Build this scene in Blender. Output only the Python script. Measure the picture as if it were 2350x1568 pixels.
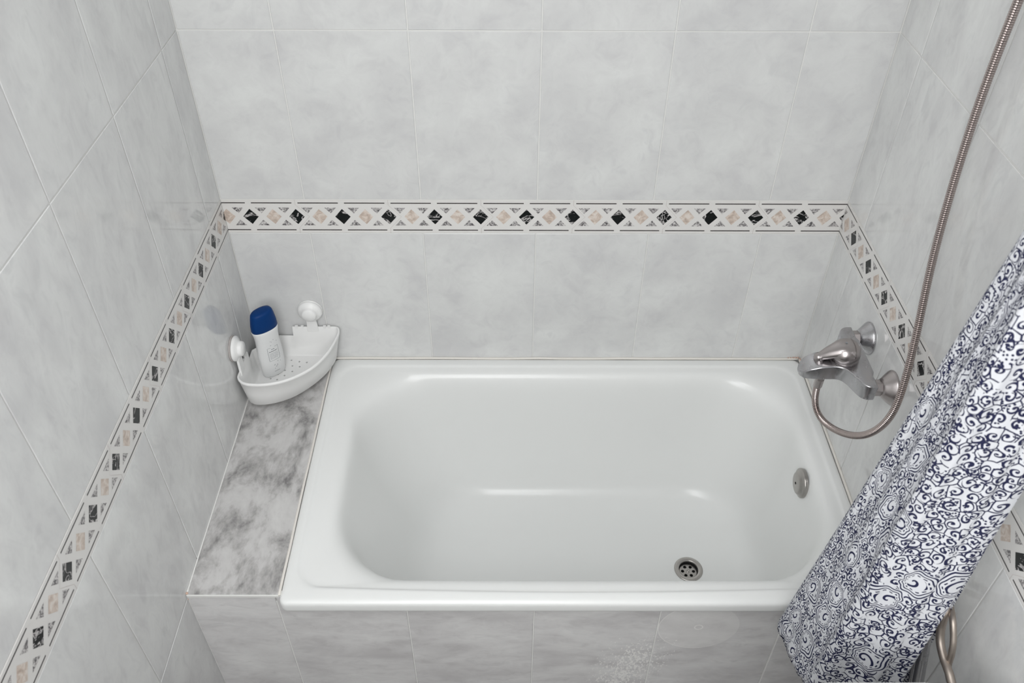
import bpy, bmesh, math, random
from mathutils import Vector, Matrix, geometry
C = bpy.context.scene
for o in list(bpy.data.objects): bpy.data.objects.remove(o)
random.seed(7)
PI = math.pi
W = 1.3494          # clear width of the bath niche
RIM = -0.453        # bath rim height (z = 0 is the top line of the tile border)
FLOOR = -1.0
CEIL = 1.50

# ------------------------------------------------------------------ camera, light, exposure
cam = bpy.data.cameras.new('camera'); camo = bpy.data.objects.new('camera', cam); C.collection.objects.link(camo)
camo.location = (0.6190, -1.5814, 1.0144)
camo.rotation_euler = (math.radians(48.2118), math.radians(-0.2348), math.radians(-0.0946))
cam.sensor_width = 36; cam.lens = 1976.77/2350*36
cam.clip_start = 0.02
cam.dof.use_dof = True; cam.dof.focus_distance = 1.72; cam.dof.aperture_fstop = 7.0
C.camera = camo
wd = bpy.data.worlds.new('world'); C.world = wd; wd.use_nodes = True
wd.node_tree.nodes['Background'].inputs[0].default_value = (0.93, 0.97, 1.0, 1)
wd.node_tree.nodes['Background'].inputs[1].default_value = 0.5
C.view_settings.view_transform = 'Standard'; C.view_settings.look = 'None'
C.view_settings.exposure = -0.04; C.view_settings.gamma = 1.0; C.view_settings.use_curve_mapping = False

def area(name, loc, target, sx, sy, power, col=(1, 1, 1)):
    l = bpy.data.lights.new(name, 'AREA'); l.shape = 'RECTANGLE'; l.size = sx; l.size_y = sy; l.energy = power; l.color = col
    o = bpy.data.objects.new(name, l); C.collection.objects.link(o); o.location = loc
    o.rotation_euler = (Vector(target)-Vector(loc)).to_track_quat('-Z', 'Y').to_euler()
    return o
area('window_daylight', (0.48, -2.58, 0.85), (0.80, 0.0, -0.05), 1.0, 0.95, 17.5, (1.0, 0.995, 0.985))
area('ceiling_lamp_light', (0.50, -1.25, 1.46), (0.50, -1.25, -1), 0.7, 0.5, 8.5, (0.98, 0.99, 1.0))
area('ceiling_lamp_light', (0.48, -2.1, 1.46), (0.60, -2.0, -1), 0.8, 0.7, 12, (0.98, 0.99, 1.0))

# ------------------------------------------------------------------ materials
def newmat(name, col=(0.8, 0.8, 0.8), rough=0.4, metal=0.0, spec=0.5):
    m = bpy.data.materials.new(name); m.use_nodes = True
    b = m.node_tree.nodes['Principled BSDF']
    b.inputs['Base Color'].default_value = (*col, 1); b.inputs['Roughness'].default_value = rough
    b.inputs['Metallic'].default_value = metal; b.inputs['Specular IOR Level'].default_value = spec
    return m
def N(m, t, **kw):
    n = m.node_tree.nodes.new(t)
    for k, v in kw.items(): setattr(n, k, v)
    return n
def L(m, a, b): m.node_tree.links.new(a, b)
def bsdf(m): return m.node_tree.nodes['Principled BSDF']
def ramp(m, fac, stops):
    r = N(m, 'ShaderNodeValToRGB'); cr = r.color_ramp
    cr.elements[0].position, cr.elements[0].color = stops[0][0], (*stops[0][1], 1)
    cr.elements[1].position, cr.elements[1].color = stops[-1][0], (*stops[-1][1], 1)
    for p, c in stops[1:-1]:
        e = cr.elements.new(p); e.color = (*c, 1)
    L(m, fac, r.inputs[0]); return r.outputs[0]
def noise(m, vec, scale, detail=4, rough=0.5, dist=0.0):
    n = N(m, 'ShaderNodeTexNoise'); n.inputs['Scale'].default_value = scale; n.inputs['Detail'].default_value = detail
    n.inputs['Roughness'].default_value = rough; n.inputs['Distortion'].default_value = dist
    if vec is not None: L(m, vec, n.inputs['Vector'])
    return n.outputs[0]
def mapping(m, vec, loc=(0, 0, 0), rot=(0, 0, 0), scale=(1, 1, 1)):
    n = N(m, 'ShaderNodeMapping'); L(m, vec, n.inputs[0])
    n.inputs['Location'].default_value = loc; n.inputs['Rotation'].default_value = rot; n.inputs['Scale'].default_value = scale
    return n.outputs[0]
def math_(m, op, a, b=None, c=None, clamp=False):
    n = N(m, 'ShaderNodeMath', operation=op); n.use_clamp = clamp
    for i, v in enumerate((a, b, c)):
        if v is None: continue
        if isinstance(v, (int, float)): n.inputs[i].default_value = v
        else: L(m, v, n.inputs[i])
    return n.outputs[0]
def mixc(m, fac, a, b, blend='MIX'):
    n = N(m, 'ShaderNodeMix', data_type='RGBA', blend_type=blend)
    if isinstance(fac, (int, float)): n.inputs[0].default_value = fac
    else: L(m, fac, n.inputs[0])
    for i, v in ((6, a), (7, b)):
        if isinstance(v, tuple): n.inputs[i].default_value = (*v, 1)
        else: L(m, v, n.inputs[i])
    return n.outputs[2]
def bump(m, h, strength, dist=0.001):
    n = N(m, 'ShaderNodeBump'); n.inputs['Strength'].default_value = strength; n.inputs['Distance'].default_value = dist
    L(m, h, n.inputs['Height']); L(m, n.outputs[0], bsdf(m).inputs['Normal'])

def tile_material(name, lo, mid, hi, vein, stretch=(1, 1, 1), rot=0.5, rough=0.16, wave=0.25):
    """cloudy grey marble-look ceramic; the UV map is laid per tile in metres"""
    m = newmat(name, mid, rough)
    uv = N(m, 'ShaderNodeUVMap').outputs[0]
    v = mapping(m, uv, rot=(0, 0, rot), scale=stretch)
    n1 = noise(m, v, 9, 5, 0.55, 0.4)
    n2 = noise(m, v, 26, 6, 0.6, 0.8)
    n3 = noise(m, mapping(m, v, loc=(4, 2, 0)), 5, 2, 0.5)
    s = math_(m, 'ADD', math_(m, 'MULTIPLY', n1, 0.6), math_(m, 'MULTIPLY', n2, 0.4))
    col = ramp(m, s, [(0.36, lo), (0.50, mid), (0.62, hi)])
    vm = ramp(m, math_(m, 'MULTIPLY', n2, math_(m, 'ADD', n3, 0.5)), [(0.50, (0, 0, 0)), (0.72, (1, 1, 1))])
    col = mixc(m, math_(m, 'MULTIPLY', vm, 0.5), col, vein)
    L(m, col, bsdf(m).inputs['Base Color'])
    bump(m, noise(m, uv, 6, 1, 0.4), wave, 0.004)
    return m, col
M = {}
M['tile'], _ = tile_material('wall_tile', (0.655, 0.655, 0.66), (0.735, 0.74, 0.735), (0.79, 0.80, 0.79), (0.60, 0.60, 0.61))
M['tile_side'], _ = tile_material('side_wall_tile', (0.66, 0.66, 0.665), (0.76, 0.765, 0.76), (0.82, 0.83, 0.82), (0.58, 0.58, 0.59), stretch=(1.5, 0.75, 1), rot=-0.25, rough=0.08, wave=0.12)
M['grout'] = newmat('grout', (0.82, 0.82, 0.80), 0.7)
M['joint'] = newmat('border_joint', (0.58, 0.53, 0.51), 0.7)
M['cream'] = newmat('border_ground', (0.80, 0.785, 0.765), 0.22)
M['line'] = newmat('border_line', (0.035, 0.028, 0.028), 0.3)
m = newmat('black_marble', (0.01, 0.012, 0.012), 0.2); M['black'] = m; bsdf(m).inputs['Specular IOR Level'].default_value = 0.25
tc = N(m, 'ShaderNodeTexCoord').outputs['Object']
n1 = noise(m, mapping(m, tc, rot=(0.4, 0.5, 0.3), scale=(1, 1, 1.6)), 30, 3, 0.55, 1.4)
L(m, ramp(m, math_(m, 'ABSOLUTE', math_(m, 'SUBTRACT', n1, 0.56)), [(0.0, (0.75, 0.73, 0.72)), (0.016, (0.35, 0.33, 0.33)), (0.034, (0.005, 0.007, 0.007))]), bsdf(m).inputs['Base Color'])
m = newmat('beige_marble', (0.6, 0.5, 0.44), 0.22); M['beige'] = m
tc = N(m, 'ShaderNodeTexCoord').outputs['Object']
L(m, ramp(m, noise(m, tc, 75, 4, 0.6, 0.6), [(0.36, (0.52, 0.42, 0.36)), (0.5, (0.68, 0.575, 0.50)), (0.62, (0.79, 0.72, 0.66))]), bsdf(m).inputs['Base Color'])
m = newmat('grey_speckle', (0.3, 0.3, 0.3), 0.22); M['speck'] = m
tc = N(m, 'ShaderNodeTexCoord').outputs['Object']
L(m, ramp(m, noise(m, tc, 190, 5, 0.7, 0.8), [(0.40, (0.09, 0.085, 0.09)), (0.5, (0.38, 0.36, 0.36)), (0.58, (0.72, 0.70, 0.69))]), bsdf(m).inputs['Base Color'])
# bath front: same tile with a water-scale ring and splashes of limescale near the joint
m, col = tile_material('bath_front_tile', (0.575, 0.56, 0.565), (0.71, 0.70, 0.70), (0.80, 0.795, 0.79), (0.48, 0.465, 0.475), stretch=(0.7, 1.6, 1), rot=0.28)
M['panel'] = m
tc = N(m, 'ShaderNodeTexCoord').outputs['Object']
sp = N(m, 'ShaderNodeSeparateXYZ'); L(m, tc, sp.inputs[0]); X, Z = sp.outputs[0], sp.outputs[2]
dx = math_(m, 'SUBTRACT', X, 1.003); dz = math_(m, 'SUBTRACT', Z, -0.570)
r = math_(m, 'SQRT', math_(m, 'ADD', math_(m, 'MULTIPLY', dx, dx), math_(m, 'MULTIPLY', dz, dz)))
ring = math_(m, 'SUBTRACT', 1, math_(m, 'DIVIDE', math_(m, 'ABSOLUTE', math_(m, 'SUBTRACT', r, 0.081)), 0.0016), clamp=True)
disc = math_(m, 'MULTIPLY', math_(m, 'LESS_THAN', r, 0.081), 0.30)
dot = math_(m, 'MULTIPLY', math_(m, 'LESS_THAN', math_(m, 'ABSOLUTE', math_(m, 'SUBTRACT', r, 0.008)), 0.0015), 0.75)
gx = math_(m, 'SUBTRACT', 1, math_(m, 'DIVIDE', math_(m, 'ABSOLUTE', math_(m, 'SUBTRACT', X, math_(m, 'ADD', 0.905, math_(m, 'MULTIPLY', math_(m, 'ADD', Z, 0.62), 0.25)))), 0.085), clamp=True)
gz = math_(m, 'DIVIDE', math_(m, 'SUBTRACT', -0.60, Z), 0.09, clamp=True)
spl = math_(m, 'MULTIPLY', gx, gz)
gr = noise(m, mapping(m, tc, scale=(1.0, 1.0, 0.55)), 230, 3, 0.7)
spk = math_(m, 'MULTIPLY', math_(m, 'GREATER_THAN', math_(m, 'ADD', math_(m, 'MULTIPLY', spl, 0.17), gr), 0.655), math_(m, 'GREATER_THAN', spl, 0.04))
f = math_(m, 'MAXIMUM', math_(m, 'MULTIPLY', ring, math_(m, 'MULTIPLY', math_(m, 'DIVIDE', math_(m, 'SUBTRACT', 1.075, X), 0.06, clamp=True), 0.85)), math_(m, 'MAXIMUM', math_(m, 'MAXIMUM', disc, dot), math_(m, 'MULTIPLY', spk, 0.85)))
L(m, mixc(m, f, col, (0.93, 0.92, 0.90)), bsdf(m).inputs['Base Color'])
# ledge marble, darker veined
m = newmat('ledge_marble', (0.5, 0.5, 0.5), 0.28); M['ledge'] = m
tc = N(m, 'ShaderNodeTexCoord').outputs['Object']
v = mapping(m, tc, rot=(0, 0, -0.5), scale=(1.5, 0.9, 1))
n1 = noise(m, v, 9, 5, 0.66, 0.35); n2 = noise(m, mapping(m, v, loc=(3, 7, 0)), 38, 5, 0.62, 0.3)
s = math_(m, 'ADD', math_(m, 'MULTIPLY', n1, 0.74), math_(m, 'MULTIPLY', n2, 0.26))
L(m, ramp(m, s, [(0.36, (0.20, 0.195, 0.195)), (0.45, (0.42, 0.41, 0.405)), (0.53, (0.58, 0.57, 0.565)), (0.66, (0.66, 0.655, 0.645))]), bsdf(m).inputs['Base Color'])
M['sealant'] = newmat('sealant', (0.82, 0.79, 0.74), 0.5)
m = newmat('rust_stain', (0.60, 0.42, 0.34), 0.6); M['rust'] = m
M['enamel'] = newmat('bath_enamel', (0.86, 0.87, 0.86), 0.26, spec=0.5)
bsdf(M['enamel']).inputs['Coat Weight'].default_value = 0.08
M['plastic'] = newmat('white_plastic', (0.94, 0.94, 0.93), 0.35)
M['rubber'] = newmat('clear_rubber', (0.72, 0.67, 0.65), 0.3); bsdf(M['rubber']).inputs['Transmission Weight'].default_value = 0.35
M['cupwhite'] = newmat('suction_white', (0.90, 0.90, 0.89), 0.3)
M['bottle'] = newmat('bottle_plastic', (0.86, 0.87, 0.87), 0.3)
M['cap'] = newmat('blue_cap', (0.0, 0.038, 0.170), 0.45, spec=0.2)
M['print'] = newmat('label_print', (0.26, 0.27, 0.29), 0.5)
M['printlight'] = newmat('label_print_light', (0.42, 0.43, 0.45), 0.5)
def metal(name, col, rough):
    m = newmat(name, col, rough, 1.0)
    tc = N(m, 'ShaderNodeTexCoord').outputs['Object']
    n = noise(m, tc, 60, 4, 0.6)
    mr = N(m, 'ShaderNodeMapRange'); L(m, n, mr.inputs[0]); mr.inputs[3].default_value = rough*0.95; mr.inputs[4].default_value = rough*1.06
    L(m, mr.outputs[0], bsdf(m).inputs['Roughness']); return m
M['chrome'] = metal('worn_chrome', (0.50, 0.495, 0.51), 0.27)
M['chrome2'] = metal('warm_worn_chrome', (0.46, 0.425, 0.42), 0.30)
M['hose'] = metal('hose_metal', (0.46, 0.395, 0.375), 0.22)
M['groove'] = metal('hose_groove', (0.06, 0.045, 0.042), 0.4)
M['dark'] = newmat('dark_hole', (0.006, 0.006, 0.006), 0.7)
M['steel'] = metal('drain_steel', (0.44, 0.42, 0.40), 0.30)
M['braid'] = metal('braid', (0.50, 0.44, 0.39), 0.48)
M['floor'] = newmat('floor_tile', (0.07, 0.065, 0.06), 0.35)
M['ceiling'] = newmat('ceiling_paint', (0.80, 0.80, 0.79), 0.8)
M['porcelain'] = newmat('porcelain', (0.80, 0.80, 0.79), 0.12)
M['blackpaint'] = newmat('dark_paint', (0.02, 0.022, 0.022), 0.5)

# ---- shower curtain: navy scrolls, dots and paisley outlines printed on white cotton
m = newmat('curtain_print', (0.78, 0.79, 0.82), 0.85, spec=0.15); M['curtain'] = m
uv0 = N(m, 'ShaderNodeUVMap').outputs[0]
def warp(m, uv, scale, amt):
    n = N(m, 'ShaderNodeTexNoise'); n.inputs['Scale'].default_value = scale; n.inputs['Detail'].default_value = 2; L(m, uv, n.inputs['Vector'])
    s = N(m, 'ShaderNodeVectorMath', operation='SUBTRACT'); L(m, n.outputs['Color'], s.inputs[0]); s.inputs[1].default_value = (0.5, 0.5, 0.5)
    k = N(m, 'ShaderNodeVectorMath', operation='SCALE'); L(m, s.outputs[0], k.inputs[0]); k.inputs['Scale'].default_value = amt
    a = N(m, 'ShaderNodeVectorMath', operation='ADD'); L(m, uv, a.inputs[0]); L(m, k.outputs[0], a.inputs[1]); return a.outputs[0]
uv = warp(m, uv0, 22, 0.016)
def scrolls(m, uv, scale, turns, width, rmax, rnd=0.75):
    """a spiral in every cell: returns 1 on the line"""
    vo = N(m, 'ShaderNodeTexVoronoi', voronoi_dimensions='2D', feature='F1'); vo.inputs['Scale'].default_value = scale
    vo.inputs['Randomness'].default_value = rnd; L(m, uv, vo.inputs['Vector'])
    sc = N(m, 'ShaderNodeVectorMath', operation='SCALE'); L(m, uv, sc.inputs[0]); sc.inputs['Scale'].default_value = 1.0
    d = N(m, 'ShaderNodeVectorMath', operation='SUBTRACT'); L(m, sc.outputs[0], d.inputs[0]); L(m, vo.outputs['Position'], d.inputs[1])
    s = N(m, 'ShaderNodeSeparateXYZ'); L(m, d.outputs[0], s.inputs[0])
    cs = N(m, 'ShaderNodeSeparateColor'); L(m, vo.outputs['Color'], cs.inputs[0])
    rr = math_(m, 'MULTIPLY', vo.outputs['Distance'], 1.0)
    sign = math_(m, 'SUBTRACT', math_(m, 'MULTIPLY', math_(m, 'GREATER_THAN', cs.outputs[0], 0.5), 2), 1)
    th = math_(m, 'DIVIDE', math_(m, 'MULTIPLY', math_(m, 'ARCTAN2', s.outputs[1], s.outputs[0]), sign), 2*PI)
    ph = math_(m, 'ADD', math_(m, 'ADD', th, math_(m, 'MULTIPLY', rr, turns)), cs.outputs[1])
    fr = math_(m, 'FRACT', ph)
    tri = math_(m, 'ABSOLUTE', math_(m, 'SUBTRACT', fr, 0.5))                 # 0 on the line
    wv = math_(m, 'ADD', math_(m, 'MULTIPLY', math_(m, 'ABSOLUTE', math_(m, 'SINE', math_(m, 'MULTIPLY', math_(m, 'ADD', th, cs.outputs[2]), PI))), width), width*0.55)
    line = math_(m, 'LESS_THAN', tri, wv)
    inside = math_(m, 'LESS_THAN', rr, rmax)
    line = math_(m, 'MULTIPLY', line, inside)
    eye = math_(m, 'LESS_THAN', rr, 0.10)
    return math_(m, 'MAXIMUM', line, eye), vo, cs
def edges(m, uv, scale, w, rnd=0.75):
    e = N(m, 'ShaderNodeTexVoronoi', voronoi_dimensions='2D', feature='DISTANCE_TO_EDGE'); e.inputs['Scale'].default_value = scale
    e.inputs['Randomness'].default_value = rnd; L(m, uv, e.inputs['Vector'])
    return e.outputs['Distance'], math_(m, 'LESS_THAN', e.outputs['Distance'], w)
small, vs, cs = scrolls(m, uv, 54, 2.3, 0.148, 0.50)
dS, eS = edges(m, uv, 54, 0.050)
keep = math_(m, 'GREATER_THAN', noise(m, uv, 35, 1), 0.45)
eS = math_(m, 'MULTIPLY', eS, keep)
dt = N(m, 'ShaderNodeTexVoronoi', voronoi_dimensions='2D', feature='F1'); dt.inputs['Scale'].default_value = 170; L(m, uv0, dt.inputs['Vector'])
dots = math_(m, 'MULTIPLY', math_(m, 'LESS_THAN', dt.outputs['Distance'], 0.27), math_(m, 'GREATER_THAN', noise(m, mapping(m, uv0, loc=(5, 1, 0)), 30, 1), 0.53))
fine = math_(m, 'MAXIMUM', math_(m, 'MAXIMUM', small, eS), dots)
# paisley: pointed log-spiral outlines round the centres of a coarse cell pattern
uvb = warp(m, uv0, 14, 0.012)
vo = N(m, 'ShaderNodeTexVoronoi', voronoi_dimensions='2D', feature='F1'); vo.inputs['Scale'].default_value = 13; vo.inputs['Randomness'].default_value = 0.55; L(m, uvb, vo.inputs['Vector'])
d_ = N(m, 'ShaderNodeVectorMath', operation='SUBTRACT'); L(m, uvb, d_.inputs[0]); L(m, vo.outputs['Position'], d_.inputs[1])
sp = N(m, 'ShaderNodeSeparateXYZ'); L(m, d_.outputs[0], sp.inputs[0])
cb = N(m, 'ShaderNodeSeparateColor'); L(m, vo.outputs['Color'], cb.inputs[0])
rr = vo.outputs['Distance']
th = math_(m, 'DIVIDE', math_(m, 'ARCTAN2', sp.outputs[1], sp.outputs[0]), 2*PI)
al = math_(m, 'SUBTRACT', math_(m, 'FRACT', math_(m, 'ADD', math_(m, 'ADD', th, 1.0), cb.outputs[0])), 0.5)
ex = math_(m, 'POWER', 2.718, math_(m, 'MULTIPLY', math_(m, 'ABSOLUTE', al), -1.9))
rad_ = math_(m, 'ADD', math_(m, 'MULTIPLY', ex, 0.56), math_(m, 'MULTIPLY', math_(m, 'COSINE', math_(m, 'MULTIPLY', al, 2*PI*7)), 0.018))
q = math_(m, 'DIVIDE', rr, rad_)
def contour(c, w): return math_(m, 'LESS_THAN', math_(m, 'ABSOLUTE', math_(m, 'SUBTRACT', q, c)), w)
leaf = math_(m, 'MAXIMUM', contour(0.95, 0.045), contour(0.76, 0.035))
drops = math_(m, 'MULTIPLY', contour(0.60, 0.035), math_(m, 'GREATER_THAN', math_(m, 'SINE', math_(m, 'MULTIPLY', al, 2*PI*13)), -0.1))
cph = math_(m, 'FRACT', math_(m, 'ADD', math_(m, 'ADD', th, math_(m, 'MULTIPLY', rr, 5.5)), cb.outputs[1]))
curl = math_(m, 'MULTIPLY', math_(m, 'LESS_THAN', math_(m, 'ABSOLUTE', math_(m, 'SUBTRACT', cph, 0.5)), 0.15), math_(m, 'LESS_THAN', q, 0.50))
bigpat = math_(m, 'MAXIMUM', math_(m, 'MAXIMUM', leaf, drops), curl)
inner = math_(m, 'MULTIPLY', math_(m, 'GREATER_THAN', cb.outputs[2], 0.52), math_(m, 'LESS_THAN', q, 1.06))
pat = N(m, 'ShaderNodeMix', data_type='FLOAT'); L(m, inner, pat.inputs[0]); L(m, fine, pat.inputs[2]); L(m, bigpat, pat.inputs[3])
weave = noise(m, mapping(m, uv0, scale=(1, 1, 1)), 900, 2)
colr = mixc(m, math_(m, 'MULTIPLY', pat.outputs[0], 0.985), (0.70, 0.71, 0.745), (0.012, 0.014, 0.055))
L(m, colr, bsdf(m).inputs['Base Color'])
bump(m, weave, 0.15, 0.0005)
M['hem'] = newmat('curtain_hem', (0.5, 0.51, 0.56), 0.9)

# ------------------------------------------------------------------ mesh helpers
def link(name, me, mats, parent=None, smooth=False):
    o = bpy.data.objects.new(name, me); C.collection.objects.link(o)
    for q in (mats if isinstance(mats, (list, tuple)) else [mats]): me.materials.append(M[q])
    if smooth:
        for p in me.polygons: p.use_smooth = True
    if parent is not None: o.parent = parent
    return o
def fin(name, bm, mats, parent=None, smooth=False, recalc=True):
    if recalc: bmesh.ops.recalc_face_normals(bm, faces=bm.faces)
    me = bpy.data.meshes.new(name); bm.to_mesh(me); bm.free()
    return link(name, me, mats, parent, smooth)
def thing(name, label, cat, loc=(0, 0, 0), group=None):
    o = bpy.data.objects.new(name, None); C.collection.objects.link(o); o.location = loc
    o.empty_display_size = 0.05; o['label'] = label; o['category'] = cat
    if group: o['group'] = group
    return o
def tag(o, label, cat, group=None):
    o['label'] = label; o['category'] = cat
    if group: o['group'] = group
    return o
def struct(o, label=None, cat=None):
    o['kind'] = 'structure'
    if label: o['label'] = label
    if cat: o['category'] = cat
    return o
def off(pts, o): return [Vector(p)-Vector(o) for p in pts]
def add_box(bm, lo, hi, mi=0, bevel=0):
    r = bmesh.ops.create_cube(bm, size=1)
    lo, hi = Vector(lo), Vector(hi)
    for v in r['verts']:
        v.co = Vector([lo[i]+(hi[i]-lo[i])*(v.co[i]+0.5) for i in range(3)])
    fs = set(f for v in r['verts'] for f in v.link_faces)
    for f in fs: f.material_index = mi
    if bevel:
        es = list(set(e for v in r['verts'] for e in v.link_edges))
        bmesh.ops.bevel(bm, geom=es, offset=bevel, segments=2, profile=0.5, affect='EDGES')
def loft(bm, rings, cap0=False, cap1=False, closed=True, mi=0):
    R = [[bm.verts.new(p) for p in r] for r in rings]
    n = len(R[0])
    for a, b in zip(R, R[1:]):
        for i in range(n if closed else n-1):
            f = bm.faces.new((a[i], a[(i+1) % n], b[(i+1) % n], b[i])); f.material_index = mi
    if cap0: bm.faces.new(R[0][::-1]).material_index = mi
    if cap1: bm.faces.new(R[-1]).material_index = mi
    return R
def frame(d):
    d = d.normalized(); u = d.orthogonal().normalized(); return u, d.cross(u)
def lathe(bm, prof, origin, axis, n=40, mi=0, cap0=True, cap1=True):
    """prof: (distance along axis, radius)"""
    axis = Vector(axis).normalized(); u, w = frame(axis); o = Vector(origin)
    rings = [[o+axis*h+(u*math.cos(2*PI*i/n)+w*math.sin(2*PI*i/n))*max(r, 1e-5) for i in range(n)] for h, r in prof]
    return loft(bm, rings, cap0, cap1, mi=mi)
def catmull(pts, k=8):
    P = [Vector(p) for p in pts]; P = [P[0]*2-P[1]]+P+[P[-1]*2-P[-2]]; out = []
    for i in range(1, len(P)-2):
        for j in range(k):
            t = j/k
            out.append(0.5*((2*P[i])+(P[i+1]-P[i-1])*t+(2*P[i-1]-5*P[i]+4*P[i+1]-P[i+2])*t*t+(3*P[i]-P[i-1]-3*P[i+1]+P[i+2])*t**3))
    out.append(P[-2]); return out
def tube(bm, path, rad, n=16, mi=0, cap=True, up=None, squash=None):
    """rad: number or list; squash: list of (a, b) semi-axes with `up` giving the b direction"""
    path = [Vector(p) for p in path]; rings = []; u = None
    for i, p in enumerate(path):
        t = (path[min(i+1, len(path)-1)]-path[max(i-1, 0)]).normalized()
        if up is not None:
            w = Vector(up) - t*t.dot(Vector(up)); w.normalize(); uu = t.cross(w)
        else:
            if u is None: u = t.orthogonal().normalized()
            u = (u-t*u.dot(t)).normalized(); uu = u; w = t.cross(u)
        if squash: a, b = squash[i]
        else: a = b = rad[i] if isinstance(rad, (list, tuple)) else rad
        rings.append([p+uu*a*math.cos(2*PI*j/n)+w*b*math.sin(2*PI*j/n) for j in range(n)])
    loft(bm, rings, cap, cap, mi=mi)
def plate(bm, outer, holes, z0, z1, mi=0, hole_depth_mi=None):
    """horizontal plate with real holes; outer / holes are 2-D loops"""
    vs = []; es = []
    for lp in [outer]+holes:
        b = len(vs); vs += [Vector(p) for p in lp]; es += [(b+i, b+(i+1) % len(lp)) for i in range(len(lp))]
    res = geometry.delaunay_2d_cdt(vs, es, [], 1, 1e-7)
    pv, pf = res[0], res[2]
    def inside(p, lp):
        c = False
        for i in range(len(lp)):
            a, b = lp[i], lp[i-1]
            if (a[1] > p[1]) != (b[1] > p[1]) and p[0] < (b[0]-a[0])*(p[1]-a[1])/(b[1]-a[1])+a[0]: c = not c
        return c
    T = [bm.verts.new((p.x, p.y, z1)) for p in pv]; B = [bm.verts.new((p.x, p.y, z0)) for p in pv]
    for f in pf:
        c = sum((pv[i] for i in f), Vector((0, 0)))/len(f)
        if any(inside(c, h) for h in holes): continue
        bm.faces.new([T[i] for i in f]).material_index = mi; bm.faces.new([B[i] for i in f][::-1]).material_index = mi
    idx = {}
    for lp in [outer]+holes:
        ids = [min(range(len(pv)), key=lambda k: (pv[k]-Vector(p)).length) for p in lp]
        for i in range(len(ids)):
            a, b = ids[i], ids[(i+1) % len(ids)]
            bm.faces.new((T[a], T[b], B[b], B[a])).material_index = mi
def circ(cx, cy, r, n=16): return [(cx+r*math.cos(2*PI*i/n), cy+r*math.sin(2*PI*i/n)) for i in range(n)]
def bevel_mod(o, w, seg=2):
    b = o.modifiers.new('bevel', 'BEVEL'); b.width = w; b.segments = seg; b.limit_method = 'ANGLE'; b.angle_limit = math.radians(40)

# ------------------------------------------------------------------ tiled walls
def tiled_wall(name, origin, sdir, ndir, s_cuts, bands, mats, T=0.06, ext=0.06):
    """Tiles as separate bevelled slabs on a grout bed. origin + s*sdir + z; ndir points into the room.
    bands: list of (z0, z1, cuts)"""
    bm = bmesh.new(); uvl = bm.loops.layers.uv.new('UVMap')
    o = Vector(origin); s_ = Vector(sdir); n_ = Vector(ndir); zv = Vector((0, 0, 1))
    g = 0.0012; th = 0.0012; bev = 0.0010
    s0, s1 = s_cuts
    zmin = min(b[0] for b in bands); zmax = max(b[1] for b in bands)
    def P(s, z, h): return o+s_*s+zv*z+n_*h
    def quad(pts, mi, uvs=None):
        f = bm.faces.new([bm.verts.new(p) for p in pts]); f.material_index = mi
        if uvs:
            for l, q in zip(f.loops, uvs): l[uvl].uv = q
        if f.normal.length == 0: f.normal_update()
        f.normal_update()
        return f
    # grout bed, with thickness behind it
    def q3(a, b, c, d, mi=1): quad([a, b, c, d], mi)
    e0, e1 = s0-ext, s1+ext
    A = [P(e0, zmin, -0.0012), P(e1, zmin, -0.0012), P(e1, zmax, -0.0012), P(e0, zmax, -0.0012)]
    B = [P(e0, zmin, -T), P(e1, zmin, -T), P(e1, zmax, -T), P(e0, zmax, -T)]
    q3(*A); q3(*B[::-1])
    for i in range(4): q3(A[i], B[i], B[(i+1) % 4], A[(i+1) % 4])
    for z0, z1, cuts in bands:
        if cuts is None: continue
        cs = [s0]+[c for c in cuts if s0+1e-4 < c < s1-1e-4]+[s1]
        for a, b in zip(cs, cs[1:]):
            ga, gb, za, zb = a+g, b-g, z0+g, z1-g
            ou, ov = random.uniform(0, 20), random.uniform(0, 20)
            fl = random.choice((1, -1))
            jit = random.uniform(-0.00015, 0.00015)
            outer = [(ga, za), (gb, za), (gb, zb), (ga, zb)]
            inner = [(ga+bev, za+bev), (gb-bev, za+bev), (gb-bev, zb-bev), (ga+bev, zb-bev)]
            uvf = lambda q: (ou+fl*q[0], ov+q[1])
            quad([P(*q, jit) for q in inner], 0, [uvf(q) for q in inner])
            for i in range(4):
                j = (i+1) % 4
                quad([P(*outer[i], -0.0009), P(*outer[j], -0.0009), P(*inner[j], jit), P(*inner[i], jit)], 0, [uvf(outer[i]), uvf(outer[j]), uvf(inner[j]), uvf(inner[i])])
    # orientation towards the room for the visible sheets
    for f in bm.faces: f.normal_update()
    for f in bm.faces:
        if f.material_index == 0 and f.normal.dot(n_) < 0: f.normal_flip()
    return fin(name, bm, mats, recalc=False)
BT, BB = 0.008, -0.0775          # border tile top and bottom
ROWU, ROWL = 0.3767, -0.4653
def cols(a, s1, step=0.25): 
    out = []; x = a
    while x < s1: out.append(x); x += step
    return out
YEND = 1.50                      # side wall length towards the room
struct(tiled_wall('wall_back', (0, 0, 0), (1, 0, 0), (0, -1, 0), (0, W),
    [(ROWU, ROWU+0.38, cols(0.1801, W)), (ROWU+0.38, ROWU+0.76, cols(0.1801, W)), (ROWU+0.76, CEIL, cols(0.1801, W)), (BT, ROWU, cols(0.1801, W)), (BB, BT, None), (ROWL, BB, cols(0.1791, W)), (FLOOR, ROWL, cols(0.1791, W))], ['tile', 'grout']))
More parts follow.
